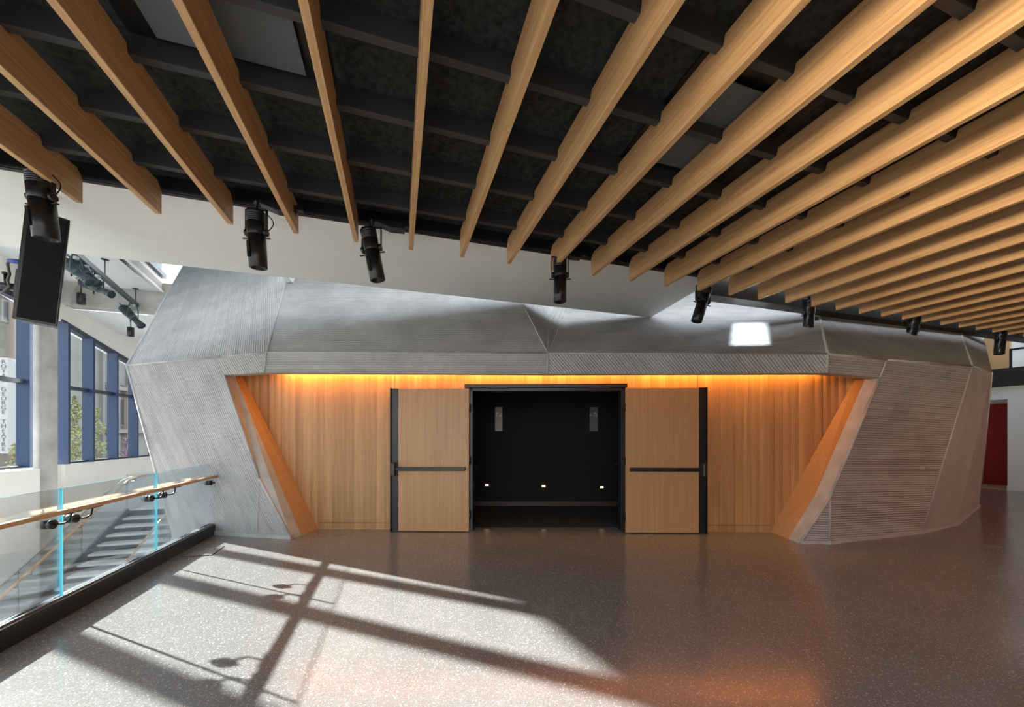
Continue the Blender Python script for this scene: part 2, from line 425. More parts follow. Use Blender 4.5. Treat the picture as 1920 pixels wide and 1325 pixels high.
# oak wall plane in the recess, with the door opening
def WY(x): return 5.735 - .0273 * x
def WP(px, py): 
    d = ray(px, py); k = 5.735 / (1 + .0273 * d.x); return CAM + d * k
DL, DR = WP(883.5, 900).x, WP(1167, 900).x
DT = WP(1025, 731).z
wl_ = WP(455, 706); wlb = PZ(598, 991, 0); wlb = Vector((wlb.x, WY(wlb.x), 0)); wr_ = WP(1602, 712); wrb = PZ(1449, 999, 0); wrb = Vector((wrb.x, WY(wrb.x), 0))
ang = math.atan(-.0273)
FW = Matrix.Translation((0, 5.735, 0)) @ Matrix.Rotation(ang, 4, 'Z')     # wall frame: x along, y into the wall
def wall_piece(x0, x1, z0, z1, m): m.box((x0, 0, z0), (x1, .1, z1), ID)
mb = MB()
wall_piece(wl_.x - .12, DL, 0, 2.78, mb); wall_piece(DR, wr_.x + .15, 0, 2.78, mb); wall_piece(DL, DR, DT, 2.78, mb)
o = mb.build('wall_timber', 'oakwall'); o.matrix_world = FW; ROOT[o.name] = FW; struct(o, 'oak board lining at the back of the recess under the amber glow')
mb = MB()
for x in (WP(503, 800).x, WP(740, 800).x, WP(1308, 800).x, WP(1542, 800).x): mb.box((x - .003, -.0015, .1), (x + .003, .004, 2.7), ID)
mb.box((wlb.x, -.0015, .1), (DL - .02, .004, .106), ID); mb.box((DR + .02, -.0015, .1), (wrb.x, .004, .106), ID)
o = mb.build('trim_4', 'bronze'); o.matrix_world = FW; struct(o, 'thin dark panel joints in the oak lining', 'trim')
mb = MB().poly([IL, wl_, wlb, IB]); mb.poly([IRB, wrb, IRM]); mb.poly([IRM, wrb, wr_, IR])
def lerp(a, b, k): return a + (b - a) * k
tl, bl = lerp(IL, wl_, 0), IB
o = mb.build('wall_timber_cheeks', 'oakdoor'); struct(o, 'slanted oak cheeks at both ends of the recess')
mb = MB().box((-4.3, 5.52, 2.74), (4.5, 5.9, 2.77), ID)
o = mb.build('ceiling_cove', 'oakdoor'); struct(o, 'hidden top of the light cove over the recess', 'ceiling')
xA, xB, xC, xD = wl_.x + .7, WP(862, 705).x, WP(1185, 705).x, wr_.x - .5
for x0, x1 in ((xA, xB - .06), (xB + .06, xC - .06), (xC + .06, xD)):
    lamp('cove_light', 'AREA', (((x0 + x1) / 2), WY((x0 + x1) / 2) - .10, 2.53), (0, 1, -.75), 7.5 * (x1 - x0), (1, .41, .075), shape='RECTANGLE', size=x1 - x0, size_y=.03)

# corridor behind the doors
mb = MB(); yb = 7.62
mb.box((-3.6, yb, -.02), (3.6, yb + .1, 2.7), ID); mb.box((-3.6, 5.86, -.02), (-3.5, yb, 2.7), ID); mb.box((3.5, 5.86, -.02), (3.6, yb, 2.7), ID)
mb.box((-3.6, 5.86, 2.6), (3.6, yb, 2.7), ID)
o = mb.build('wall_corridor', 'wallblack'); struct(o, 'near black corridor walls seen through the open doorway')
o = MB().box((-3.5, 5.86, 0), (3.5, yb, .012), ID).build('floor_corridor', 'carpet'); struct(o, 'dark carpet in the corridor beyond the doorway', 'floor')
o = MB().box((-3.5, yb - .02, .01), (3.5, yb, .11), ID).build('baseboard_corridor', 'skirt'); struct(o, 'dark brown skirting along the corridor wall', 'baseboard')

# atrium ceilings and window wall
TB = 12.55
sk0 = PZ(228, 480, 5.4); sk1 = PZ(304, 547, 5.4)
ks = (sk1 - sk0)
kk = sk0 - ks * 2.2
mb = MB().prism([ST(SW - .3, 5.96, 5.4), kk, sk1, sk1 + E2 * .0, ST(SW - .3, TB, 5.4)], (0, 0, .25))
o = mb.build('ceiling_atrium', 'white'); struct(o, 'high white ceiling over the stairwell', 'ceiling')
mb = MB().box((SW, TB, 4.83), (-3.0, TB + .32, 5.65))
o = mb.build('trim_5', 'conc'); struct(o, 'raw concrete downstand beam across the stairwell', 'trim')
mb = MB().poly([ST(SW - .3, TB + .32, 4.82), ST(-2, TB + .32, 4.82), ST(-2, 17.5, 4.3), ST(SW - .3, 17.5, 4.3)])
o = mb.build('ceiling_atrium_far', 'white'); struct(o, 'sloping white ceiling beyond the concrete beam', 'ceiling')
# concrete raking wall piece beside the column
a = PT(112, 476, TB - .2); b = PT(190, 474, TB - .2); c = PT(122, 567, TB - .2); d = PT(100, 567, TB - .2); e = PT(100, 470, TB - .2)
o = MB().prism([e, b + EZ * .02, c, d], E2 * .19).build('trim_6', 'conc'); struct(o, 'raking triangular concrete haunch above the column', 'trim')
# skylight well over the drum: upstand, dark kerb, blue frame
up = EZ * .36
mb = MB().prism([kk, sk1, sk1 + up, kk + up], E1 * -.12); mb.prism([kk - up * .0 - EZ * .02, sk1 - EZ * .02, sk1 + EZ * .03, kk + EZ * .03], E1 * .03, 1)
o = mb.build('wall_skylight', ['white', 'white']); struct(o, 'white upstand of the rooflight well')
sky = MB().prism([kk + up, sk1 + up, sk1 + up + EZ * .12, kk + up + EZ * .12], E1 * .1).build('window_3', 'navy'); struct(sky, 'blue framed rooflight above the concrete drum', 'window')
MB().prism([kk + up + EZ * .12, sk1 + up + EZ * .12, sk1 + up + EZ * .75, kk + up + EZ * .75], E1 * -.02).build('side_panel', 'skyblue', sky)
z8 = sk1.z + .36 + .75
q0, q1 = kk + EZ * (z8 - kk.z), sk1 + EZ * (z8 - sk1.z)
for k in (0.15, .55, 1.0):
    p = lerp(q0, q1, k); MB().prism([p, p + E2 * .12, p + E2 * .12 + EZ * .12, p + EZ * .12], E1 * 4).build('rafter', 'blue', sky)
MB().prism([q0 + EZ * .1, q1 + EZ * .1, q1 + E1 * 4 + EZ * .1, q0 + E1 * 4 + EZ * .1], EZ * .02).build('glass_pane', 'roofglass', sky)
# unseen roof and side walls, added to keep direct sun off the drum
mb = MB().box((-1.9, 5.0, 7.3), (17.5, 17, 7.5)); mb.box((-7, 12.87, 5.5), (-1.9, 16, 5.7)); mb.box((-2.0, 8.3, 3.95), (-1.9, 17, 7.5)); mb.box((-2.0, 5.0, 4.35), (-1.9, 8.3, 7.5))
o = mb.build('ceiling_sunblock', 'white'); struct(o, 'unseen white roof and side walls added to keep sun off the concrete drum', 'ceiling')

# window wall
tcol0, tcol1 = t_at(72, SW + .45), t_at(110, SW + .45)
t_end1 = t_at(75, SW + .62)
mb = MB().box((SW - .25, -6, -4.4), (SW + .02, 17.5, WZ)); mb.box((SW + .02, -6, -4.4), (SW + .62, t_end1, WZ))
mb.box((SW + .02, t_at(122, SW + .1), -4.4), (SW + .1, 17.5, WZ))
o = mb.build('wall_left', 'plaster'); struct(o, 'white wall under the windows beside the stairwell')
mb = MB()
mb.prism([ST(SW - .25, -6, head_z(9.2) + .1), ST(SW - .25, 9.2, head_z(9.2) + .1), ST(SW - .25, 17.5, head_z(17.5) + .1), ST(SW - .25, 17.5, 5.6), ST(SW - .25, -6, 5.6)], E1 * .3)
o = mb.build('wall_left_upper', 'plaster'); struct(o, 'white wall band above the raked window head')
s_l = s_at(60, tcol0)
o = MB().box((s_l, tcol0, -4.4), (SW + .45, tcol1, 5.6)).build('trim_7', 'conc', bevel=.03); struct(o, 'raw concrete column between the two windows', 'column')
mull2 = [t_at(p, SW) for p in (112, 160, 206, 245)] + [t_at(245, SW) + 1.0 * k for k in (1, 2)]
mull1 = [t_at(38, SW), 10.41, 9.46, 8.26, 7.45]
def window(name, label, mulls, t0, t1, tr_z):
    w = thing(name, label, 'window', ST(SW, t0, WZ)); w['kind'] = 'structure'
    MB().box((SW - .06, t0, WZ), (SW + .06, t1, WZ + .05)).build('sill_bar', 'navy', w)
    MB().prism([ST(SW - .06, t0, head_z(t0) - .0), ST(SW - .06, t1, head_z(t1)), ST(SW - .06, t1, head_z(t1) + .12), ST(SW - .06, t0, head_z(t0) + .12)], E1 * .14).build('head_bar', 'navy', w)
    MB().box((SW - .05, t0, tr_z - .05), (SW + .10, t1, tr_z + .04)).build('transom_bar', 'navy', w)
    for t in mulls:
        MB().prism([ST(SW - .05, t - .035, WZ), ST(SW + .19, t - .035, WZ), ST(SW + .19, t - .035, head_z(t) + .02), ST(SW - .05, t - .035, head_z(t) + .02)], E2 * .07).build('mullion', 'blue', w)
    ms = sorted(mulls)
    for a, b in zip(ms, ms[1:]):
        MB().prism([ST(SW, a, WZ), ST(SW, b, WZ), ST(SW, b, head_z(b)), ST(SW, a, head_z(a))], E1 * .008).build('glass_pane', 'pane', w)
    return w
TRZ = 1.5 + 88 * (PS(115, 725, SW).y) / F
window('window_1', 'tall blue framed window left of the concrete column', mull1, 7.45, t_at(58, SW), TRZ)
window('window_2', 'tall blue framed window with raked head right of the concrete column', mull2, t_at(110, SW), 17.4, TRZ)
window('window_4', 'blue framed window run beside the near end of the stairwell', [7.45 - .95 * k for k in range(10)], -1.1, 7.4, TRZ)
o = MB().box((SW - .25, -6, WZ - .3), (SW + .05, -1.1, 5.6)).build('wall_left_near', 'plaster'); struct(o, 'white wall beside the near end of the windows')
o = MB().box((SW - .25, 17.4, -4.4), (-2, 17.6, 5.6)).build('wall_stair_end', 'plaster'); struct(o, 'white wall at the far end of the stairwell')

# right hand end of the room
SRW = 15.5; tR = t_at(1889, SRW)
mb = MB().box((SRW, -6, 0), (SRW + .25, tR, 2.9)); mb.box((SRW, tR, 2.42), (SRW + .25, 14, 2.9)); mb.box((SRW + 1.3, -6, 0), (SRW + 1.5, 16, 6)); mb.box((SRW + .25, tR - .2, 0), (SRW + 1.3, tR, 2.9))
mb.box((9, 14, 0), (17, 14.2, 7.6)); mb.box((-1.9, 17, 4), (17.5, 17.2, 7.6))  # unseen far walls, added to stop sun and sky light leaking in
o = mb.build('wall_right', 'bluewhite'); struct(o, 'pale blue-white wall at the right edge beside the red door')
o = MB().box((SRW - .03, -6, 0), (SRW, tR, .12)).build('baseboard_end', 'bluewhite'); struct(o, 'pale skirting of the right hand wall', 'baseboard')
o = MB().box((SRW + 1.2, tR, 0), (SRW + 1.29, 14, 2.38)).build('door_3', 'red'); struct(o, 'red door in the recess at the right edge', 'door')
MB().box((SRW + 1.19, tR + .95, 1.35), (SRW + 1.2, tR + 1.05, 1.37)).build('door_latch', 'steel', o)
o = MB().box((SRW, tR, 0), (SRW + 1.2, 14, .012)).build('floor_threshold', 'woodglow'); struct(o, 'amber timber threshold in front of the red door', 'floor')
o = MB().box((SRW - .12, -6, 2.76), (SRW + 1.3, 14, 3.24)).build('trim_8', 'black'); struct(o, 'black balcony edge band above the right hand wall', 'trim')
mb = MB().box((SRW + 1.1, t_at(1893, SRW + 1.1), 3.24), (SRW + 1.3, 14, 5.5), mi=1); mb.box((SRW + 1.2, 4, 3.24), (SRW + 1.3, 14, 5.5))
o = mb.build('wall_balcony', ['bluewhite', 'woodglow']); struct(o, 'amber timber lining on the balcony level at the right edge')
# ================================================================== THINGS
# ---- black joists
tj = [3.81 - .53 * k for k in range(8)]
for k, t in enumerate(tj):
    o = MB().box((-5.6, t - .026, JZ), (16, t + .026, CZ)).build('ceiling_joist', 'joist', bevel=.003)
    tag(o, 'charcoal ceiling joist above the oak beams, ' + (ORD[k] if k else 'nearest') + (' counted back from' if k else ' to') + ' the white soffit', 'joist', 'black ceiling joists')
# ---- oak beams with notched tops
BW = .046
prof = [(-1.4, BZ), (BT, BZ), (BT, BZ + .225)]
for t in tj:
    prof += [(t + .075, 3.775), (t + .04, 3.775), (t + .027, JZ), (t - .027, JZ), (t - .04, 3.775)]
prof += [(-1.4, 3.775)]
prof[2] = (BT, 3.715); prof.insert(3, (BT - .06, 3.775))
mb = MB(); mb.prism([Vector((t, -BW / 2, z)) for t, z in prof], (0, BW, 0))
FB_ = Matrix(((E2.x, -E1.x, 0, 0), (E2.y, -E1.y, 0, 0), (0, 0, 1, 0), (0, 0, 0, 1)))   # local x along the beam
beam0 = mb.build('oak_beam', 'oakbeam', bevel=.0025)
N0, N1 = -6, 22
for n in range(N0, N1 + 1):
    o = beam0 if n == N0 else beam0.copy()
    if n != N0: COL.objects.link(o)
    o.matrix_world = Matrix.Translation(E1 * (.1358 + .555 * n)) @ FB_
    k = n - N0
    tag(o, 'long oak ceiling beam with notched top, ' + ORD[k] + ' from the left edge of the photo', 'beam', 'oak ceiling beams')
# ---- ceiling diffuser plates between the beams
def diffuser(name, label, s0, t1, w):
    r = thing(name, label, 'vent', ST(s0 + w / 2, t1 - w / 2, CZ))
    MB().box((s0 - .16, t1 - w - .16, CZ - .012), (s0 + w + .16, t1 + .14, CZ)).build('frame', 'metal', r)
    MB().box((s0, t1 - w, CZ - .055), (s0 + w, t1, CZ - .047)).build('face_plate', 'greyplate', r, bevel=.003)
    MB().box((s0 + .1, t1 - w + .1, CZ - .047), (s0 + w - .1, t1 - .1, CZ - .012)).build('neck', 'black', r)
p = PZ(575, 142, 3.81)
diffuser('air_diffuser', 'square grey air diffuser plate above the beams at top left', p.dot(E1) - .78, p.dot(E2), .78)
p = PZ(1330, 255, 3.81)
diffuser('air_diffuser', 'dark square air diffuser plate above the right hand beams', p.dot(E1) - .35, p.dot(E2) + .35, .75)

# ---- doors
def P_W(px, py, off=0.0):                  # a point on the oak wall in wall coordinates
    v = FW.inverted() @ WP(px, py); return v.x, v.z
fr = thing('door_frame', 'black metal frame around the open double doorway', 'door frame', FW.translation, FW.to_3x3())
fr.name = 'trim_9'; ROOT['trim_9'] = FW; fr['kind'] = 'structure'
mb = MB(); mb.box((DL - .035, -.05, 0), (DL + .03, .14, DT + .03), FW); mb.box((DR - .03, -.05, 0), (DR + .035, .14, DT + .03), FW); mb.box((DL - .035, -.05, DT - .02), (DR + .035, .14, DT + .03), FW)
mb.build('jamb', 'metal', fr, bevel=.004)
MB().box((DL - .09, -.10, DT + .03), (DR + .05, .02, DT + .085), FW).build('header_cap', 'bronze', fr, bevel=.004)
for k in (.12, .78):
    x = DL + (DR - DL) * k; MB().box((x, -.09, DT + .012), (x + .3, -.03, DT + .03), FW).build('closer_arm', 'joist', fr)
def leaf(name, label, side):
    r = thing(name, label, 'door', FW @ Vector((DL if side < 0 else DR, -.09, 0)), FW.to_3x3()); r['kind'] = 'structure'
    h = DL - .02 if side < 0 else DR + .02
    w = 1.0 if side < 0 else 1.0
    x0, x1 = sorted((h, h + side * 1.085)); y0, y1 = -.125, -.08
    MB().box((x0, y0, .012), (x1, y1, DT + .012), FW).build('door_leaf', 'oakdoor', r, bevel=.002)
    e = h + side * 1.085
    MB().box(sorted((e, e + side * .105))[0:1] + [y0 - .004, .008], sorted((e, e + side * .105))[1:2] + [y1 + .004, DT + .016], FW).build('edge_channel', 'metal', r, bevel=.003)
    MB().box((min(e + side * .105, e + side * .119), y0 - .02, .004), (max(e + side * .105, e + side * .119), y1 + .01, DT + .02), FW).build('edge_seal', 'dull', r)
    zb = .965
    bar = MB(); xa, xb = sorted((h + side * .05, e + side * .06))
    bar.box((xa, y0 - .05, zb - .028), (xb, y0, zb + .028), FW)
    b = bar.build('panic_bar', 'metal', r, bevel=.006)
    L = abs(h + side * .05 - e)
    ca, cb = sorted((h + side * (.05 + L * .34), h + side * (.05 + L * .66)))
    MB().box((ca, y0 - .058, zb - .022), (cb, y0 - .05, zb + .022), FW).build('push_pad', 'bronze', b)
    ca, cb = sorted((h + side * .055, h + side * (.05 + L * .335)))
    MB().box((ca, y0 - .055, zb - .024), (cb, y0 - .05, zb + .024), FW).build('cover_plate', 'bronze', b)
    ca, cb = sorted((e + side * .03, e + side * .09))
    MB().box((ca, y0 - .085, zb - .10), (cb, y0, zb + .10), FW).build('latch_case', 'bronze', r, bevel=.012)
    for z in (.25, 1.09, 1.9):
        MB().tube([FW @ Vector((h - side * .012, y0 + .01, z - .06)), FW @ Vector((h - side * .012, y0 + .01, z + .06))], .011, 8).build('hinge', 'metal', r)
leaf('door_1', 'open oak door leaf left of the dark doorway', -1)
leaf('door_2', 'open oak door leaf right of the dark doorway', 1)

# ---- corridor fittings
def corridor_sign(px0, px1, label, nums, arrow):
    a = PY(px0, 763, yb - .02); b = PY(px1, 808, yb - .02)
    r = thing('wall_sign', label, 'sign', ((a.x + b.x) / 2, yb, b.z), None, 'corridor seat signs')
    MB().box((a.x, yb - .016, b.z), (b.x, yb - .001, a.z), ID).build('plate', 'sign', r, bevel=.002)
    x = (a.x + .05) if arrow < 0 else (b.x - .06)
    X0 = Matrix.Translation((a.x + .012 if arrow < 0 else b.x - .012, yb - .019, 1.876)) @ Matrix.Rotation(math.pi / 2, 4, 'X')
    text(nums, .082, 'ink', X0, 'lettering', r, 'LEFT' if arrow < 0 else 'RIGHT', .001)
    y = yb - .018; z = 1.926; m = MB(); c = arrow
    m.box((x - .022, y, z - .004), (x + .022, y + .001, z + .004), ID)
    for sgn in (1, -1):
        m.prism([Vector((x + c * .024, y, z)), Vector((x + c * .008, y, z + sgn * .018)), Vector((x + c * .002, y, z + sgn * .013)), Vector((x + c * .013, y, z))], (0, .001, 0))
    m.build('arrow', 'ink', r)
corridor_sign(928, 942, 'dark sign reading 1-6 with a left arrow on the corridor wall', '1–6', -1)
corridor_sign(1106, 1121, 'dark sign reading 7-12 with a right arrow on the corridor wall', '7–12', 1)
for i, (px, py, w) in enumerate(((913, 909, 'left'), (1019, 911, 'middle'), (1128, 913, 'right'))):
    a = PY(px, py, yb)
    r = thing('step_light', 'small glowing step light low on the corridor wall, ' + w + ' one', 'light', (a.x, yb, a.z - .03), None, 'corridor step lights')
    MB().box((a.x - .055, yb - .012, a.z - .035), (a.x + .055, yb - .001, a.z + .035), ID).build('housing', 'metal', r)
    MB().box((a.x - .032, yb - .015, a.z - .016), (a.x + .032, yb - .012, a.z + .016), ID).build('lens', 'led', r)
for side, px, lab in ((-1, 900, 'black handrail end inside the doorway on the left'), (1, 1150, 'black handrail end inside the doorway on the right')):
    r = thing('corridor_handrail', lab, 'handrail', PY(px, 872, 7.3))
    a = PY(px, 870, 7.3)
    MB().tube([a, a + Vector((side * .5, 0, 0))], .02, 10).build('rail', 'metal', r)
    MB().tube([a + Vector((side * .1, 0, -.01)), a + Vector((side * .1, .02, -.09)), a + Vector((side * .1, .31, -.09))], .01, 8).build('bracket', 'metal', r)
    MB().lathe([(0, 0), (.03, 0), (.03, .01), (0, .01)], Matrix.Translation(a + Vector((side * .1, .305, -.09))) @ Matrix.Rotation(math.pi / 2, 4, 'X'), 12).build('rosette', 'metal', r)

# ---- glass railing on the floor edge
gj = [t_at(398, SR), t_at(293, SR), t_at(115, SR)]; gj += [gj[2] - 1.28 * k for k in range(1, 4)]
r = thing('glass_railing', 'frameless glass railing with oak handrail along the stairwell edge', 'railing', ST(SR, 4, 0))
mb = MB().box((SR - .06, gj[-1], 0), (SR + .06, gj[0] + .03, .155)); mb.build('base_shoe', 'metal', r, bevel=.003)
mb = MB().box((SR + .018, gj[-1], .155), (SR + .028, gj[0], .168)); mb.box((SR - .03, gj[-1], .155), (SR - .02, gj[0], .168)); mb.build('channel_strip', 'steel', r)
for a, b in zip(gj, gj[1:]):
    m = MB(); t0, t1 = b + .005, a - .005; w = .007
    m.poly([ST(SR + w, t0, .1), ST(SR + w, t1, .1), ST(SR + w, t1, 1.05), ST(SR + w, t0, 1.05)]); m.poly([ST(SR - w, t1, .1), ST(SR - w, t0, .1), ST(SR - w, t0, 1.05), ST(SR - w, t1, 1.05)])
    m.box((SR - w, t0, .1), (SR + w, t0 + .001, 1.05), mi=1); m.box((SR - w, t1 - .001, .1), (SR + w, t1, 1.05), mi=1); m.box((SR - w, t0, 1.049), (SR + w, t1, 1.05), mi=1)
    m.build('glass_panel', ['rail_glass', 'edge'], r)
SH = SR + .085
MB().box((SH - .022, gj[-1], .855), (SH + .028, gj[0] + .06, .89)).build('handrail', 'oakrail', r, bevel=.007)
for t in (gj[0] - .10, gj[1] + .12, gj[1] - .12, gj[2] + .11, gj[2] - .11, gj[3] + .12, gj[3] - .12):
    m = MB(); m.lathe([(0, -.03), (.036, -.03), (.036, -.002), (.03, .0), (.036, .002), (.036, .03), (0, .03)], Matrix.Translation(ST(SR, t, .775)) @ Matrix.Rotation(math.atan2(E1.y, E1.x), 4, 'Z') @ Matrix.Rotation(math.pi / 2, 4, 'Y'), 18)
    bk = m.build('clamp_disc', 'metal', r)
    MB().tube([ST(SR + .03, t, .775), ST(SH - .01, t + .02, .775), ST(SH + .003, t + .055, .79), ST(SH + .003, t + .07, .835), ST(SH + .003, t + .07, .855)], .008, 8).box((SH - .014, t + .0, .848), (SH + .02, t + .16, .856)).build('bracket_arm', 'metal', bk)
o = MB().box((-2.42, t_at(395, -2.4), .001), (-2.08, t_at(395, -2.4) - .55, .006)).build('floor_hatch', 'floor', bevel=0)
p0, p1 = PZ(342, 1043, 0), PZ(440, 1021, 0)
bpy.data.objects.remove(o)
hs = thing('floor_hatch', 'flush floor box cover in the sunlit corner by the railing', 'hatch', PZ(395, 1032, 0))
q = [PZ(*c, 0) for c in ((340, 1043.5), (376, 1028), (420, 1024.5), (398, 1041))]
MB().prism([v + EZ * .0005 for v in q], (0, 0, .004)).build('cover_plate', 'floor', hs)
mm = MB()
for a, b in zip(q, q[1:] + q[:1]): mm.tube([a + EZ * .004, b + EZ * .004], .0035, 6)
mm.build('edge_frame', 'bronze', hs)

# ---- staircase
SL, SRR, TL, ZL, RUN, RISE = -7.0, -5.35, 0, 0, .29, .15
pl = PS(240, 957, SL); TL, ZL = pl.dot(E2), pl.z
NS = 24
st = thing('staircase', 'open stair with pale treads and dark stringers rising past the windows', 'stairs', ST((SL + SRR) / 2, TL - NS * RUN, -4.4))
slope = RISE / RUN
for i in range(NS):
    t = TL - i * RUN; z = ZL - i * RISE
    MB().box((SL + .05, t - RUN, z - RISE - .0), (SRR - .05, t + .015, z - RISE + .0) if False else (SRR - .05, t + .02, z - RISE - .05)).build('tread', 'tread', st, bevel=.006)
mb = MB()
for s0 in (SL - .02, SRR - .03):
    mb.prism([ST(s0, TL, ZL + .05), ST(s0, TL - NS * RUN, ZL - NS * RISE + .05), ST(s0, TL - NS * RUN, ZL - NS * RISE - .28), ST(s0, TL, ZL - .28)], E1 * .05)
mb.build('stringer', 'stairblue', st)
mb = MB()
for i in range(NS + 1): mb.box((SL + .05, TL - i * RUN + .005, ZL - (i + 1) * RISE - .02), (SRR - .05, TL - i * RUN + .025, ZL - i * RISE - .05))
mb.build('riser', 'stairblue', st)
MB().box((SL, TL, ZL - .25), (SRR + 1.5, TL + 3.2, ZL)).build('landing', 'stairblue', st)
mb = MB(); mb.box((SL + .02, TL, ZL), (SRR, TL + 3.2, ZL + .01)); mb.build('landing_surface', 'tread', st)
def stair_guard(s, name_parent, rail_off):
    pts = [TL - k * 1.5 for k in range(0, 6)]
    for a, b in zip(pts, pts[1:]):
        za, zb_ = ZL - (TL - a) * slope, ZL - (TL - b) * slope
        m = MB(); m.prism([ST(s, b + .01, zb_ - .1), ST(s, a - .01, za - .1), ST(s, a - .01, za + .98), ST(s, b + .01, zb_ + .98)], E1 * .015)
        m.build('glass_panel', 'rail_glass', name_parent)
        MB().tube([ST(s, a, za - .05), ST(s, a, za + .98)], .006, 6).build('glass_edge', 'cable', name_parent)
        MB().tube([ST(s, a, za + .985), ST(s, b, zb_ + .985)], .006, 6).build('glass_top', 'cable', name_parent)
    sr = s + rail_off
    e = TL - 7.4
    MB().tube([ST(sr, e, ZL - (TL - e) * slope + .87), ST(sr, TL - .1, ZL + .83), ST(sr, TL + .25, ZL + .88), ST(sr, TL + 1.6, ZL + .88)], .024, 10).build('handrail', 'oakrail', name_parent)
    for a in pts:
        for d in (.14, -.14):
            zz = ZL - max(0, TL - (a + d)) * slope
            MB().tube([ST(s + .02, a + d, zz + .78), ST(sr, a + d, zz + .78), ST(sr, a + d, zz + .85)], .011, 6).build('bracket', 'metal', name_parent)
stair_guard(SL - .02, st, .09)
m = MB().prism([ST(SL - .02, TL + .01, ZL - .1), ST(SL - .02, TL + 1.4, ZL - .1), ST(SL - .02, TL + 1.4, ZL + .95), ST(SL - .02, TL + .01, ZL + .98)], E1 * .015); m.build('landing_glass', 'rail_glass', st)
stair_guard(SRR, st, -.09)

# ---- track spotlights
def spotlight(label, px, top_y, bot_y, tilt_x=0.0, tilt_y=0.0, box=0, cable=True, t=4.02, ztop=JZ - .02):
    s = s_at(px, t); base = ST(s, t, ztop)
    r = thing('track_spotlight', label, 'spotlight', base, None, 'track spotlights below the soffit')
    sc = (bot_y - top_y) / F * base.y                      # overall drop in m, from the photo
    W = lambda v: base + v
    MB().lathe([(0, 0), (.028, 0), (.028, -.035), (.016, -.04), (.016, -.10), (0, -.10)], Matrix.Translation(base), 14).build('stem', 'metal', r)
    piv = base + Vector((0, 0, -.10))
    hb = .57
    rad = .078
    rot = Matrix.Rotation(tilt_x, 4, 'Y') @ Matrix.Rotation(tilt_y, 4, 'X')
    pz = piv + Vector((0, 0, -.215))                        # the knobs' axis
    T = Matrix.Translation(pz) @ rot
    # yoke: a flat strap, both arms and a bridge
    m = MB(); yw = rad + .018
    for sg in (-1, 1): m.box((sg * yw - .004, -.016, -.225), (sg * yw + .004, .016, 0), Matrix.Translation(piv))
    m.box((-yw - .004, -.016, -.006), (yw + .004, .016, .004), Matrix.Translation(piv)); yk = m.build('yoke', 'metal', r, bevel=.003)
    body = [(0, .195), (rad * .9, .195), (rad, .185)]
    for k in range(5): z = .16 - k * .016; body += [(rad, z + .004), (rad - .006, z + .002), (rad - .006, z - .004), (rad, z - .006)]
    body += [(rad, -.015), (rad * .96, -.025), (0, -.025)]
    MB().lathe(body, T, 28).build('lamp_housing', 'metal', r)
    MB().lathe([(0, -.02), (rad * .97, -.02), (rad * .97, -.315), (rad * .9, -.32), (rad * .78, -.32), (rad * .78, -.25), (0, -.25)], T, 28).build('lens_tube', 'metal', r)
    for sg in (-1, 1):
        m = MB()
        m.lathe([(0, 0), (.03, 0), (.034, .006), (.034, .02), (.028, .028), (0, .028)], T @ Matrix.Translation((sg * (rad - .002), 0, 0)) @ Matrix.Rotation(sg * math.pi / 2, 4, 'Y'), 14)
        m.build('pivot_knob', 'metal', r)
    for sg in (-1, 1):
        MB().box((sg * rad, -.012, -.055), (sg * (rad + .05), .008, -.046), T).build('shutter_lever', 'metal', r, bevel=.002)
    MB().box((-.012 - .03, -rad - .006, -.24), (.012 - .03, -rad + .02, -.10), T).build('focus_slot', 'dull', r)
    if cable:
        cp = [T @ Vector((rad * .8, 0, .17))]
        for k in range(9):
            a = -.5 + 3.0 * k / 8; cp.append(T @ Vector((rad + .035 + .05 * math.sin(a * 1.05 + .3), .0, .10 - .085 * math.cos(a + .6) * -1 if False else .17 - .018 * k)))
        cp.append(T @ Vector((rad * .9, 0, .0)))
        MB().tube(cp, .0045, 6).build('cable_loop', 'dull', r)
    if box:
        m = MB(); L = .34 * box
        fr_ = Matrix.Translation(base) @ FST.to_3x3().to_4x4()
        m.prism([fr_ @ Vector(p) for p in ((.03, -.05, -.02), (L, -.05, -.02), (L, -.05, -.09), (L * .55, -.05, -.095), (.03, -.05, -.05))], fr_.to_3x3() @ Vector((0, .1, 0)))
        m.build('driver_box', 'metal', r, bevel=.005)
        MB().box((L, -.03, -.05), (L + .07, .03, -.01), fr_).build('track_plug', 'metal', r, bevel=.003)
    return r
spotlight('large black spotlight with cable loop in front of the loudspeaker', 78, 345, 462, 0, .10, 0, t=3.92)
spotlight('black spotlight hanging straight down, second from the left', 481, 395, 508, 0, .08, .95)
spotlight('black spotlight tilted slightly right, left of the middle beam', 697, 435, 535, -.17, .06, .95, False)
spotlight('black spotlight under the middle of the soffit, partly behind a beam', 1050, 480, 575, 0, .03, .8, False)
spotlight('black spotlight tilted left at the slanted right end of the soffit', 1318, 540, 606, .30, 0, .0, False, t=4.28, ztop=3.74)
spotlight('black spotlight in front of the bright patch edge, right of the soffit', 1517, 560, 629, .06, 0, 0, False, t=4.28, ztop=3.76)
spotlight('black spotlight tilted left below the dark fascia, second from the right', 1712, 600, 654, .24, 0, 0, False, t=4.28, ztop=3.76)
spotlight('black spotlight at the far right beside the balcony', 1876, 628, 671, .10, 0, 0, False, t=4.28, ztop=3.76)

# added unseen area lamp that makes the cool sharp-edged patch on the drum
tgt = PP(1406, 624, PL13); src = Vector((tgt.x / tgt.y * .3, .3, 3.1))
lamp('patch_fill', 'AREA', src, tgt - src, 5.5, (.80, .95, 1), shape='RECTANGLE', size=.44, size_y=.62, spread=math.radians(1.4))
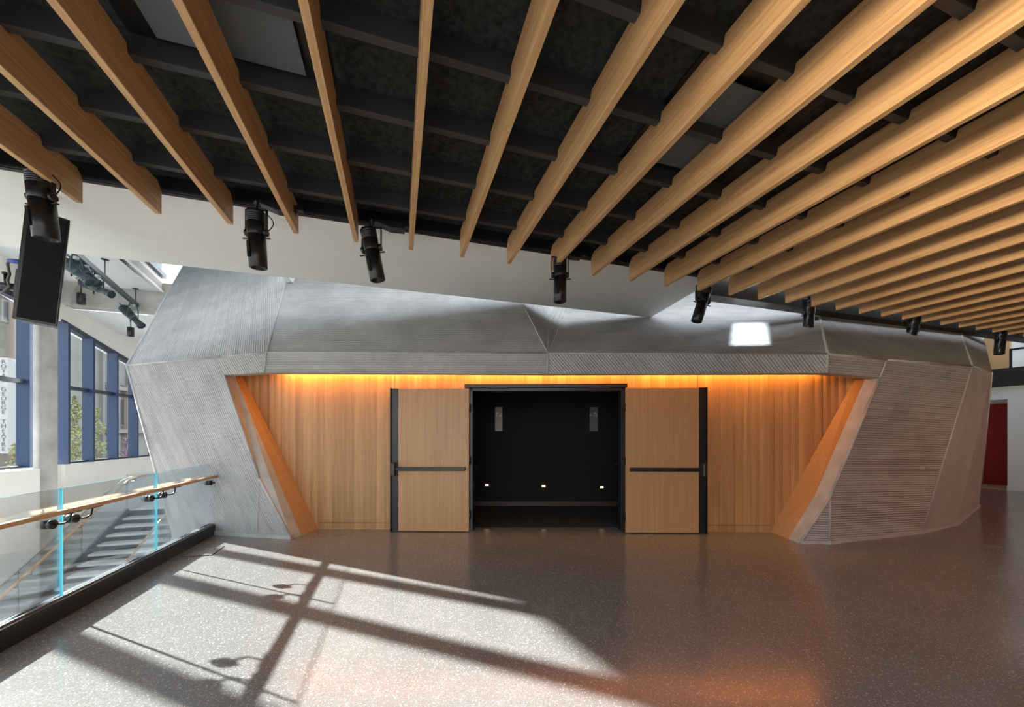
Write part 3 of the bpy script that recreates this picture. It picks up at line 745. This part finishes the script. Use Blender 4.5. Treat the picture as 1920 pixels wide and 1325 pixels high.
# added fill lamp, out of view, that warms the beams on the right
src = Vector((-.6, -1.3, 2.5)); tgt = Vector((5.6, 3.4, 3.66))
lamp('beam_fill', 'AREA', src, tgt - src, 17, (1, .86, .64), shape='RECTANGLE', size=2.6, size_y=.7, spread=math.radians(38))
# ---- loudspeaker
ctr = PY(84, 508, 3.45)
rot = Matrix.Rotation(math.radians(44), 4, 'Z') @ Matrix.Rotation(math.radians(5), 4, 'Y') @ Matrix.Rotation(math.radians(5), 4, 'X')
sp = thing('loudspeaker', 'tall black loudspeaker hanging tilted under the soffit at the left', 'speaker', ctr, rot.to_3x3())
T = Matrix.Translation(ctr) @ rot
MB().prism([T @ Vector(p) for p in ((-.13, -.13, -.50), (.13, -.13, -.50), (.10, .12, -.50), (-.10, .12, -.50))], rot.to_3x3() @ Vector((0, 0, 1.0))).build('cabinet', 'metal', sp, bevel=.006)
MB().box((-.105, -.136, -.48), (.115, -.128, .48), T).build('grille', 'dull', sp, bevel=.003)
MB().box((-.15, -.06, -.28), (-.128, .08, -.05), T).build('side_bracket', 'metal', sp)
a = T @ Vector((-.13, -.05, .02))
MB().tube([a, a + Vector((-.10, 0, .01))], .02, 12).build('blue_plug', 'blueplug', sp)['label'] = 'blue plug'
e = a + Vector((-.10, 0, .01))
MB().tube([e, e + Vector((-.02, 0, -.03)), e + Vector((0, 0, -.12)), e + Vector((-.02, 0, -.18)), e + Vector((.0, 0, -.23)), e + Vector((-.06, 0, -.28)), e + Vector((-.2, .02, -.30))], .010, 8).build('speaker_cable', 'cable', sp)
m = MB(); a = T @ Vector((-.14, .03, -.2)); m.tube([a, a + Vector((-.35, .02, .05))], .03, 10); m.tube([a + Vector((-.12, 0, 0)), a + Vector((-.12, 0, .12))], .012, 8)
m.lathe([(0, 0), (.022, 0), (.022, .02), (0, .02)], Matrix.Translation(a + Vector((-.12, 0, .12))), 10); m.build('mounting_arm', 'metal', sp)
a = T @ Vector((0, .0, .50)); MB().tube([a, Vector((a.x, max(a.y, 3.3), JZ))], .018, 8).build('hanger_rod', 'metal', sp)

# ---- lighting bar with profile spots over the stairwell
b0, b1 = PY(139, 472, 7.35), PY(267, 581, 9.95)
zb = (b0.z + b1.z) / 2; b0.z = b1.z = zb
b0 = PZ(139, 472, zb); b1 = PZ(267, 581, zb)
lb = thing('lighting_bar', 'dark square lighting bar hanging over the stairwell', 'lighting bar', (b0 + b1) / 2)
d = (b1 - b0).normalized(); w = d.cross(EZ).normalized() * .04
MB().prism([b0 - w - EZ * .05, b0 + w - EZ * .05, b0 + w + EZ * .05, b0 - w + EZ * .05], b1 - b0).build('bar', 'teal', lb)
for k in (.36, .86, .965):
    p = lerp(b0, b1, k)
    rd = MB().tube([p, Vector((p.x, p.y, 5.4))], .008, 6).build('hanger_rod', 'metal', lb)
    MB().lathe([(0, 0), (.065, 0), (.065, .012), (0, .012)], Matrix.Translation((p.x, p.y, 5.386)), 16).build('ceiling_rose', 'metal', rd)
def profile_spot(label, k, aim, drop=.22, sc=1.0, wdir=None):
    p = lerp(b0, b1, k); r = thing('stage_light', label, 'stage light', p, None, 'stage lights on the bar')
    c = p + Vector((0, 0, -drop - .05)); z = Vector(aim).normalized()
    rm = z.to_track_quat('Z', 'Y').to_matrix().to_4x4(); T = Matrix.Translation(c) @ rm @ Matrix.Scale(sc, 4)
    MB().lathe([(0, -.36), (.06, -.36), (.085, -.33), (.09, -.12), (.085, .0), (.06, .05), (0, .05)], T, 16).build('lamp_housing', 'teal', r)
    m = MB()
    for q in range(6): m.lathe([(.06, -.34 + q * .035), (.098, -.338 + q * .035), (.098, -.33 + q * .035), (.06, -.328 + q * .035)], T, 16)
    m.build('cooling_fins', 'teal', r)
    MB().lathe([(0, .03), (.062, .03), (.062, .16), (.07, .18), (.07, .27), (.062, .27), (.06, .2), (0, .2)], T, 16).build('lens_tube', 'teal', r)
    MB().lathe([(.064, .25), (.088, .262), (.09, .30), (.078, .30), (.074, .27), (0, .262)], T, 8, False).build('colour_frame', 'teal', r)
    m = MB(); ax = (rm.to_3x3() @ Vector((1, 0, 0)))
    if abs(ax.z) > .7: ax = rm.to_3x3() @ Vector((0, 1, 0))
    ax = Vector((ax.x, ax.y, 0)).normalized()
    h = .115 * sc
    m.tube([c + ax * h, c + ax * h + EZ * (drop * .6), c + ax * h * .6 + EZ * drop, c - ax * h * .6 + EZ * drop, c - ax * h + EZ * (drop * .6), c - ax * h], .012, 6)
    m.build('yoke', 'teal', r)
    MB().box((-.03, -.03, -.115), (.03, .03, -.052), Matrix.Translation(p)).build('clamp', 'steel', r, bevel=.005)
    MB().tube([c + Vector(z) * -.1 + EZ * -.1 * sc, c + z * -.1 + EZ * -.16 * sc], .014, 8).build('focus_knob', 'metal', r)
    MB().tube([T @ Vector((0, 0, -.36)), T @ Vector((.02, .0, -.45)), c + Vector((0, 0, .02)) - z * .5 * sc, c + EZ * .10 - z * .3, p + EZ * -.07], .007, 6).build('power_cable', 'metal', r)
dd = (b1 - b0).normalized(); ww = dd.cross(EZ).normalized()
profile_spot('dark stage light beside the loudspeaker, leftmost on the bar', .02, Vector((.85, .15, -.75)), .30)
profile_spot('dark stage light at the soffit edge, second on the bar', .13, Vector((.8, .1, -.8)), .17)
profile_spot('dark stage light pointing right below the middle of the bar', .27, Vector((.95, .05, -.42)), .30)
profile_spot('dark stage light pointing down right at the low end of the bar', .81, Vector((.75, -.05, -.70)), .36, 1.1)
# ---- pendant cylinders
for px, py, Yp, rr, hh, lab, ceil in ((152, 560, 9.2, .082, .27, 'black cylinder pendant lamp in front of the concrete beam', 5.4), (245, 622, 10.4, .075, .25, 'black cylinder pendant lamp below the stage light', 4.72)):
    c = PY(px, py, Yp)
    r = thing('pendant_lamp', lab, 'lamp', (c.x, c.y, ceil), None, 'cylinder pendants over the stairs')
    MB().lathe([(0, hh / 2), (rr, hh / 2), (rr, -hh / 2), (rr * .92, -hh / 2), (rr * .92, -hh / 2 + .03), (0, -hh / 2 + .03)], Matrix.Translation(c), 24).build('shade', 'metal', r)
    MB().tube([c + EZ * hh / 2, Vector((c.x, c.y, ceil))], .010, 8).build('stem', 'metal', r)

# ---- balcony railing, far right
r = thing('balcony_railing', 'dark metal balcony railing at the upper right edge', 'railing', ST(SRW, 9, 3.24))
tb0, tb1 = 4.0, t_at(1893, SRW)
m = MB().box((SRW - .02, tb0, 3.70), (SRW + .02, tb1, 3.75)); m.build('top_rail', 'metal', r)
MB().tube([ST(SRW, tb0, 4.25), ST(SRW, 14, 4.25)], .02, 8).build('upper_bar', 'metal', r)
for t in (tb1 - .02, tb1 - .5, tb1 - 1.2, tb1 - 2): MB().box((SRW - .02, t - .02, 3.24), (SRW + .02, t + .02, 3.75)).build('post', 'metal', r)

# ================================================================== OUTSIDE
o = MB().box((-60, -10, -4.9), (SW - .3, 90, -4.7)).build('floor_street', 'asphalt'); struct(o, 'street outside the windows', 'ground')
SB = -24.0
def facade(name, label, m, t0, t1, z1, wins, group=None):
    r = thing(name, label, 'building', ST(SB, t0, -4.7))
    MB().box((SB - 6, t0, -4.7), (SB, t1, z1)).build('wall', m, r)
    for (a, b, z0, zz) in wins:
        f = MB().box((SB, a - .12, z0 - .12), (SB + .1, b + .12, zz + .12)).build('window', 'stone', r)
        MB().box((SB + .05, a, z0), (SB + .12, b, zz)).build('pane', 'winglass', f)
    return r
def tz(px, py): p = PS(px, py, SB); return p.dot(E2), p.z
tA = tz(-8, 700)[0]; tB = tz(118, 700)[0]
wins = [(tz(3, 0)[0], tz(11, 0)[0], tz(7, 600)[1], tz(7, 565)[1])]
b = facade('brick_building', 'tan brick building across the street behind the theatre sign', 'brick', tA, tB, 15, wins)
x0, x1 = tz(13, 0)[0], tz(21, 0)[0]
MB().box((SB, x0, -4.7), (SB + .35, x1, 14)).build('pilaster', 'beige', b)
m = MB()
for k in range(60): m.box((SB, tA, -4.5 + k * .32), (SB + .012, tB, -4.5 + k * .32 + .25))
m.build('brick_courses', 'brick', b)
tC = tz(420, 700)[0]
wins = []
for px0, px1 in ((194, 200.5), (222.5, 229)):
    wins.append((tz(px0, 0)[0], tz(px1, 0)[0], tz(197, 714)[1], tz(197, 678)[1]))
    wins.append((tz(px0, 0)[0], tz(px1, 0)[0], tz(197, 795)[1], tz(197, 745)[1]))
b = facade('limestone_building', 'pale limestone building seen through the right hand window', 'stone', tB, tC, 15, wins)
for z in (tz(190, 722)[1], tz(190, 806)[1]): MB().box((SB, tB + 4, z - .25), (SB + .5, tC, z + .1)).build('cornice', 'stone', b)
for px in (186, 215, 236): MB().box((SB, tz(px, 0)[0], -4.7), (SB + .25, tz(px + 4, 0)[0], 15)).build('pilaster', 'stone', b)
MB().box((SB, tz(229, 0)[0], tz(229, 850)[1]), (SB + .4, tz(236, 0)[0], tz(229, 722)[1])).build('banner', 'beige', b)

# blade sign
c0 = PT(8, 760, 26.0); sgn = thing('theatre_sign', 'tall white blade sign reading ROYAL GEORGE THEATRE outside the left window', 'sign', c0)
hh = 180 * c0.y / F / 2; hw = 16.5 * c0.y / F
FS = Matrix.Translation(c0) @ Matrix.Rotation(math.atan2(E1.y, E1.x), 4, 'Z')
cx_ = 1.0 / max(.2, E1.x * 1 + 0)  # board seen slightly askew
pts = []
for (sx, sz, a0) in ((1, 1, 0), (-1, 1, 90), (-1, -1, 180), (1, -1, 270)):
    for k in range(7):
        a = math.radians(a0 + 15 * k); rr = hw * .75
        pts.append(FS @ Vector((sx * (hw - rr) + rr * math.cos(a), .0, sz * (hh - rr) + rr * math.sin(a))))
MB().prism(pts, E2 * .15).build('board', 'signwhite', sgn)
word = 'ROYAL GEORGE THEATRE'
lh = (hh * 2 * .955) / len(word)
for i, ch in enumerate(word):
    if ch == ' ': continue
    z = hh * .955 - lh * (i + .5)
    text(ch, lh * 1.22, 'signgrey', FS @ Matrix.Translation((-.02, -.012, z)) @ Matrix.Rotation(math.pi / 2, 4, 'X'), 'letter', sgn, 'CENTER', .01)
MB().tube([c0 + E2 * .07 - E1 * hw + EZ * hh * .6, c0 + E2 * .07 + E1 * -4 + EZ * hh * .6], .05, 8).build('bracket_arm', 'navy', sgn)

# street trees
def tree(label, px, s, top_y, w, n, m, seed, base_y=880):
    rr = random.Random(seed); p = PS(px, 800, s); top = PS(px, top_y, s).z; bot = PS(px, base_y, s).z - .5
    r = thing('street_tree', label, 'tree', (p.x, p.y, -4.7), None, None)
    br = MB(); br.tube([Vector((p.x, p.y, -4.7)), Vector((p.x + .05, p.y, bot)), Vector((p.x, p.y, top - .3))], [.09, .06, .015], 7)
    fol = MB(); hgt = top - bot
    for k in range(n):
        u = rr.random() ** .8; z = bot + hgt * u
        cl = math.sin(k * 12.9898) * 43758.5453 % 1
        rad = w * (1.0 - u * .82) * (.55 + .45 * math.sin(u * 21 + seed)) * math.sqrt(rr.random())
        a = rr.random() * 6.283
        c = Vector((p.x + rad * math.cos(a), p.y + rad * math.sin(a), z))
        x = Vector((rr.gauss(0, 1), rr.gauss(0, 1), rr.gauss(0, 1))).normalized(); y = x.orthogonal().normalized(); q = rr.uniform(.035, .075)
        fol.poly([c - x * q, c + y * q * .5, c + x * q, c - y * q * .5])
    for k in range(14):
        u = rr.random() * .75; z = bot + hgt * u; a = rr.random() * 6.283; rad = w * (1 - u) * .8
        br.tube([Vector((p.x, p.y, z)), Vector((p.x + rad * math.cos(a), p.y + rad * math.sin(a), z + rad * .8))], [.02, .006], 5)
    br.build('trunk', 'bark', r); fol.build('foliage', m, r)
tree('pale leafy street tree in the first pane right of the column', 140, -13, 742, 1.15, 2600, 'leaf', 3)
tree('pale leafy street tree behind the second blue mullion', 182, -14, 765, .85, 1300, 'leaf', 5)
tree('sprig of a street tree low in the left window beside the sign', 27, -14, 832, .5, 420, 'leaf', 8, 900)
tree('darker bush low in the second pane right of the column', 203, -16.5, 812, .6, 700, 'leafdark', 11, 880)
tree('mauve flowering shrub low in the third pane right of the column', 236, -13, 822, .5, 500, 'purple', 13, 880)
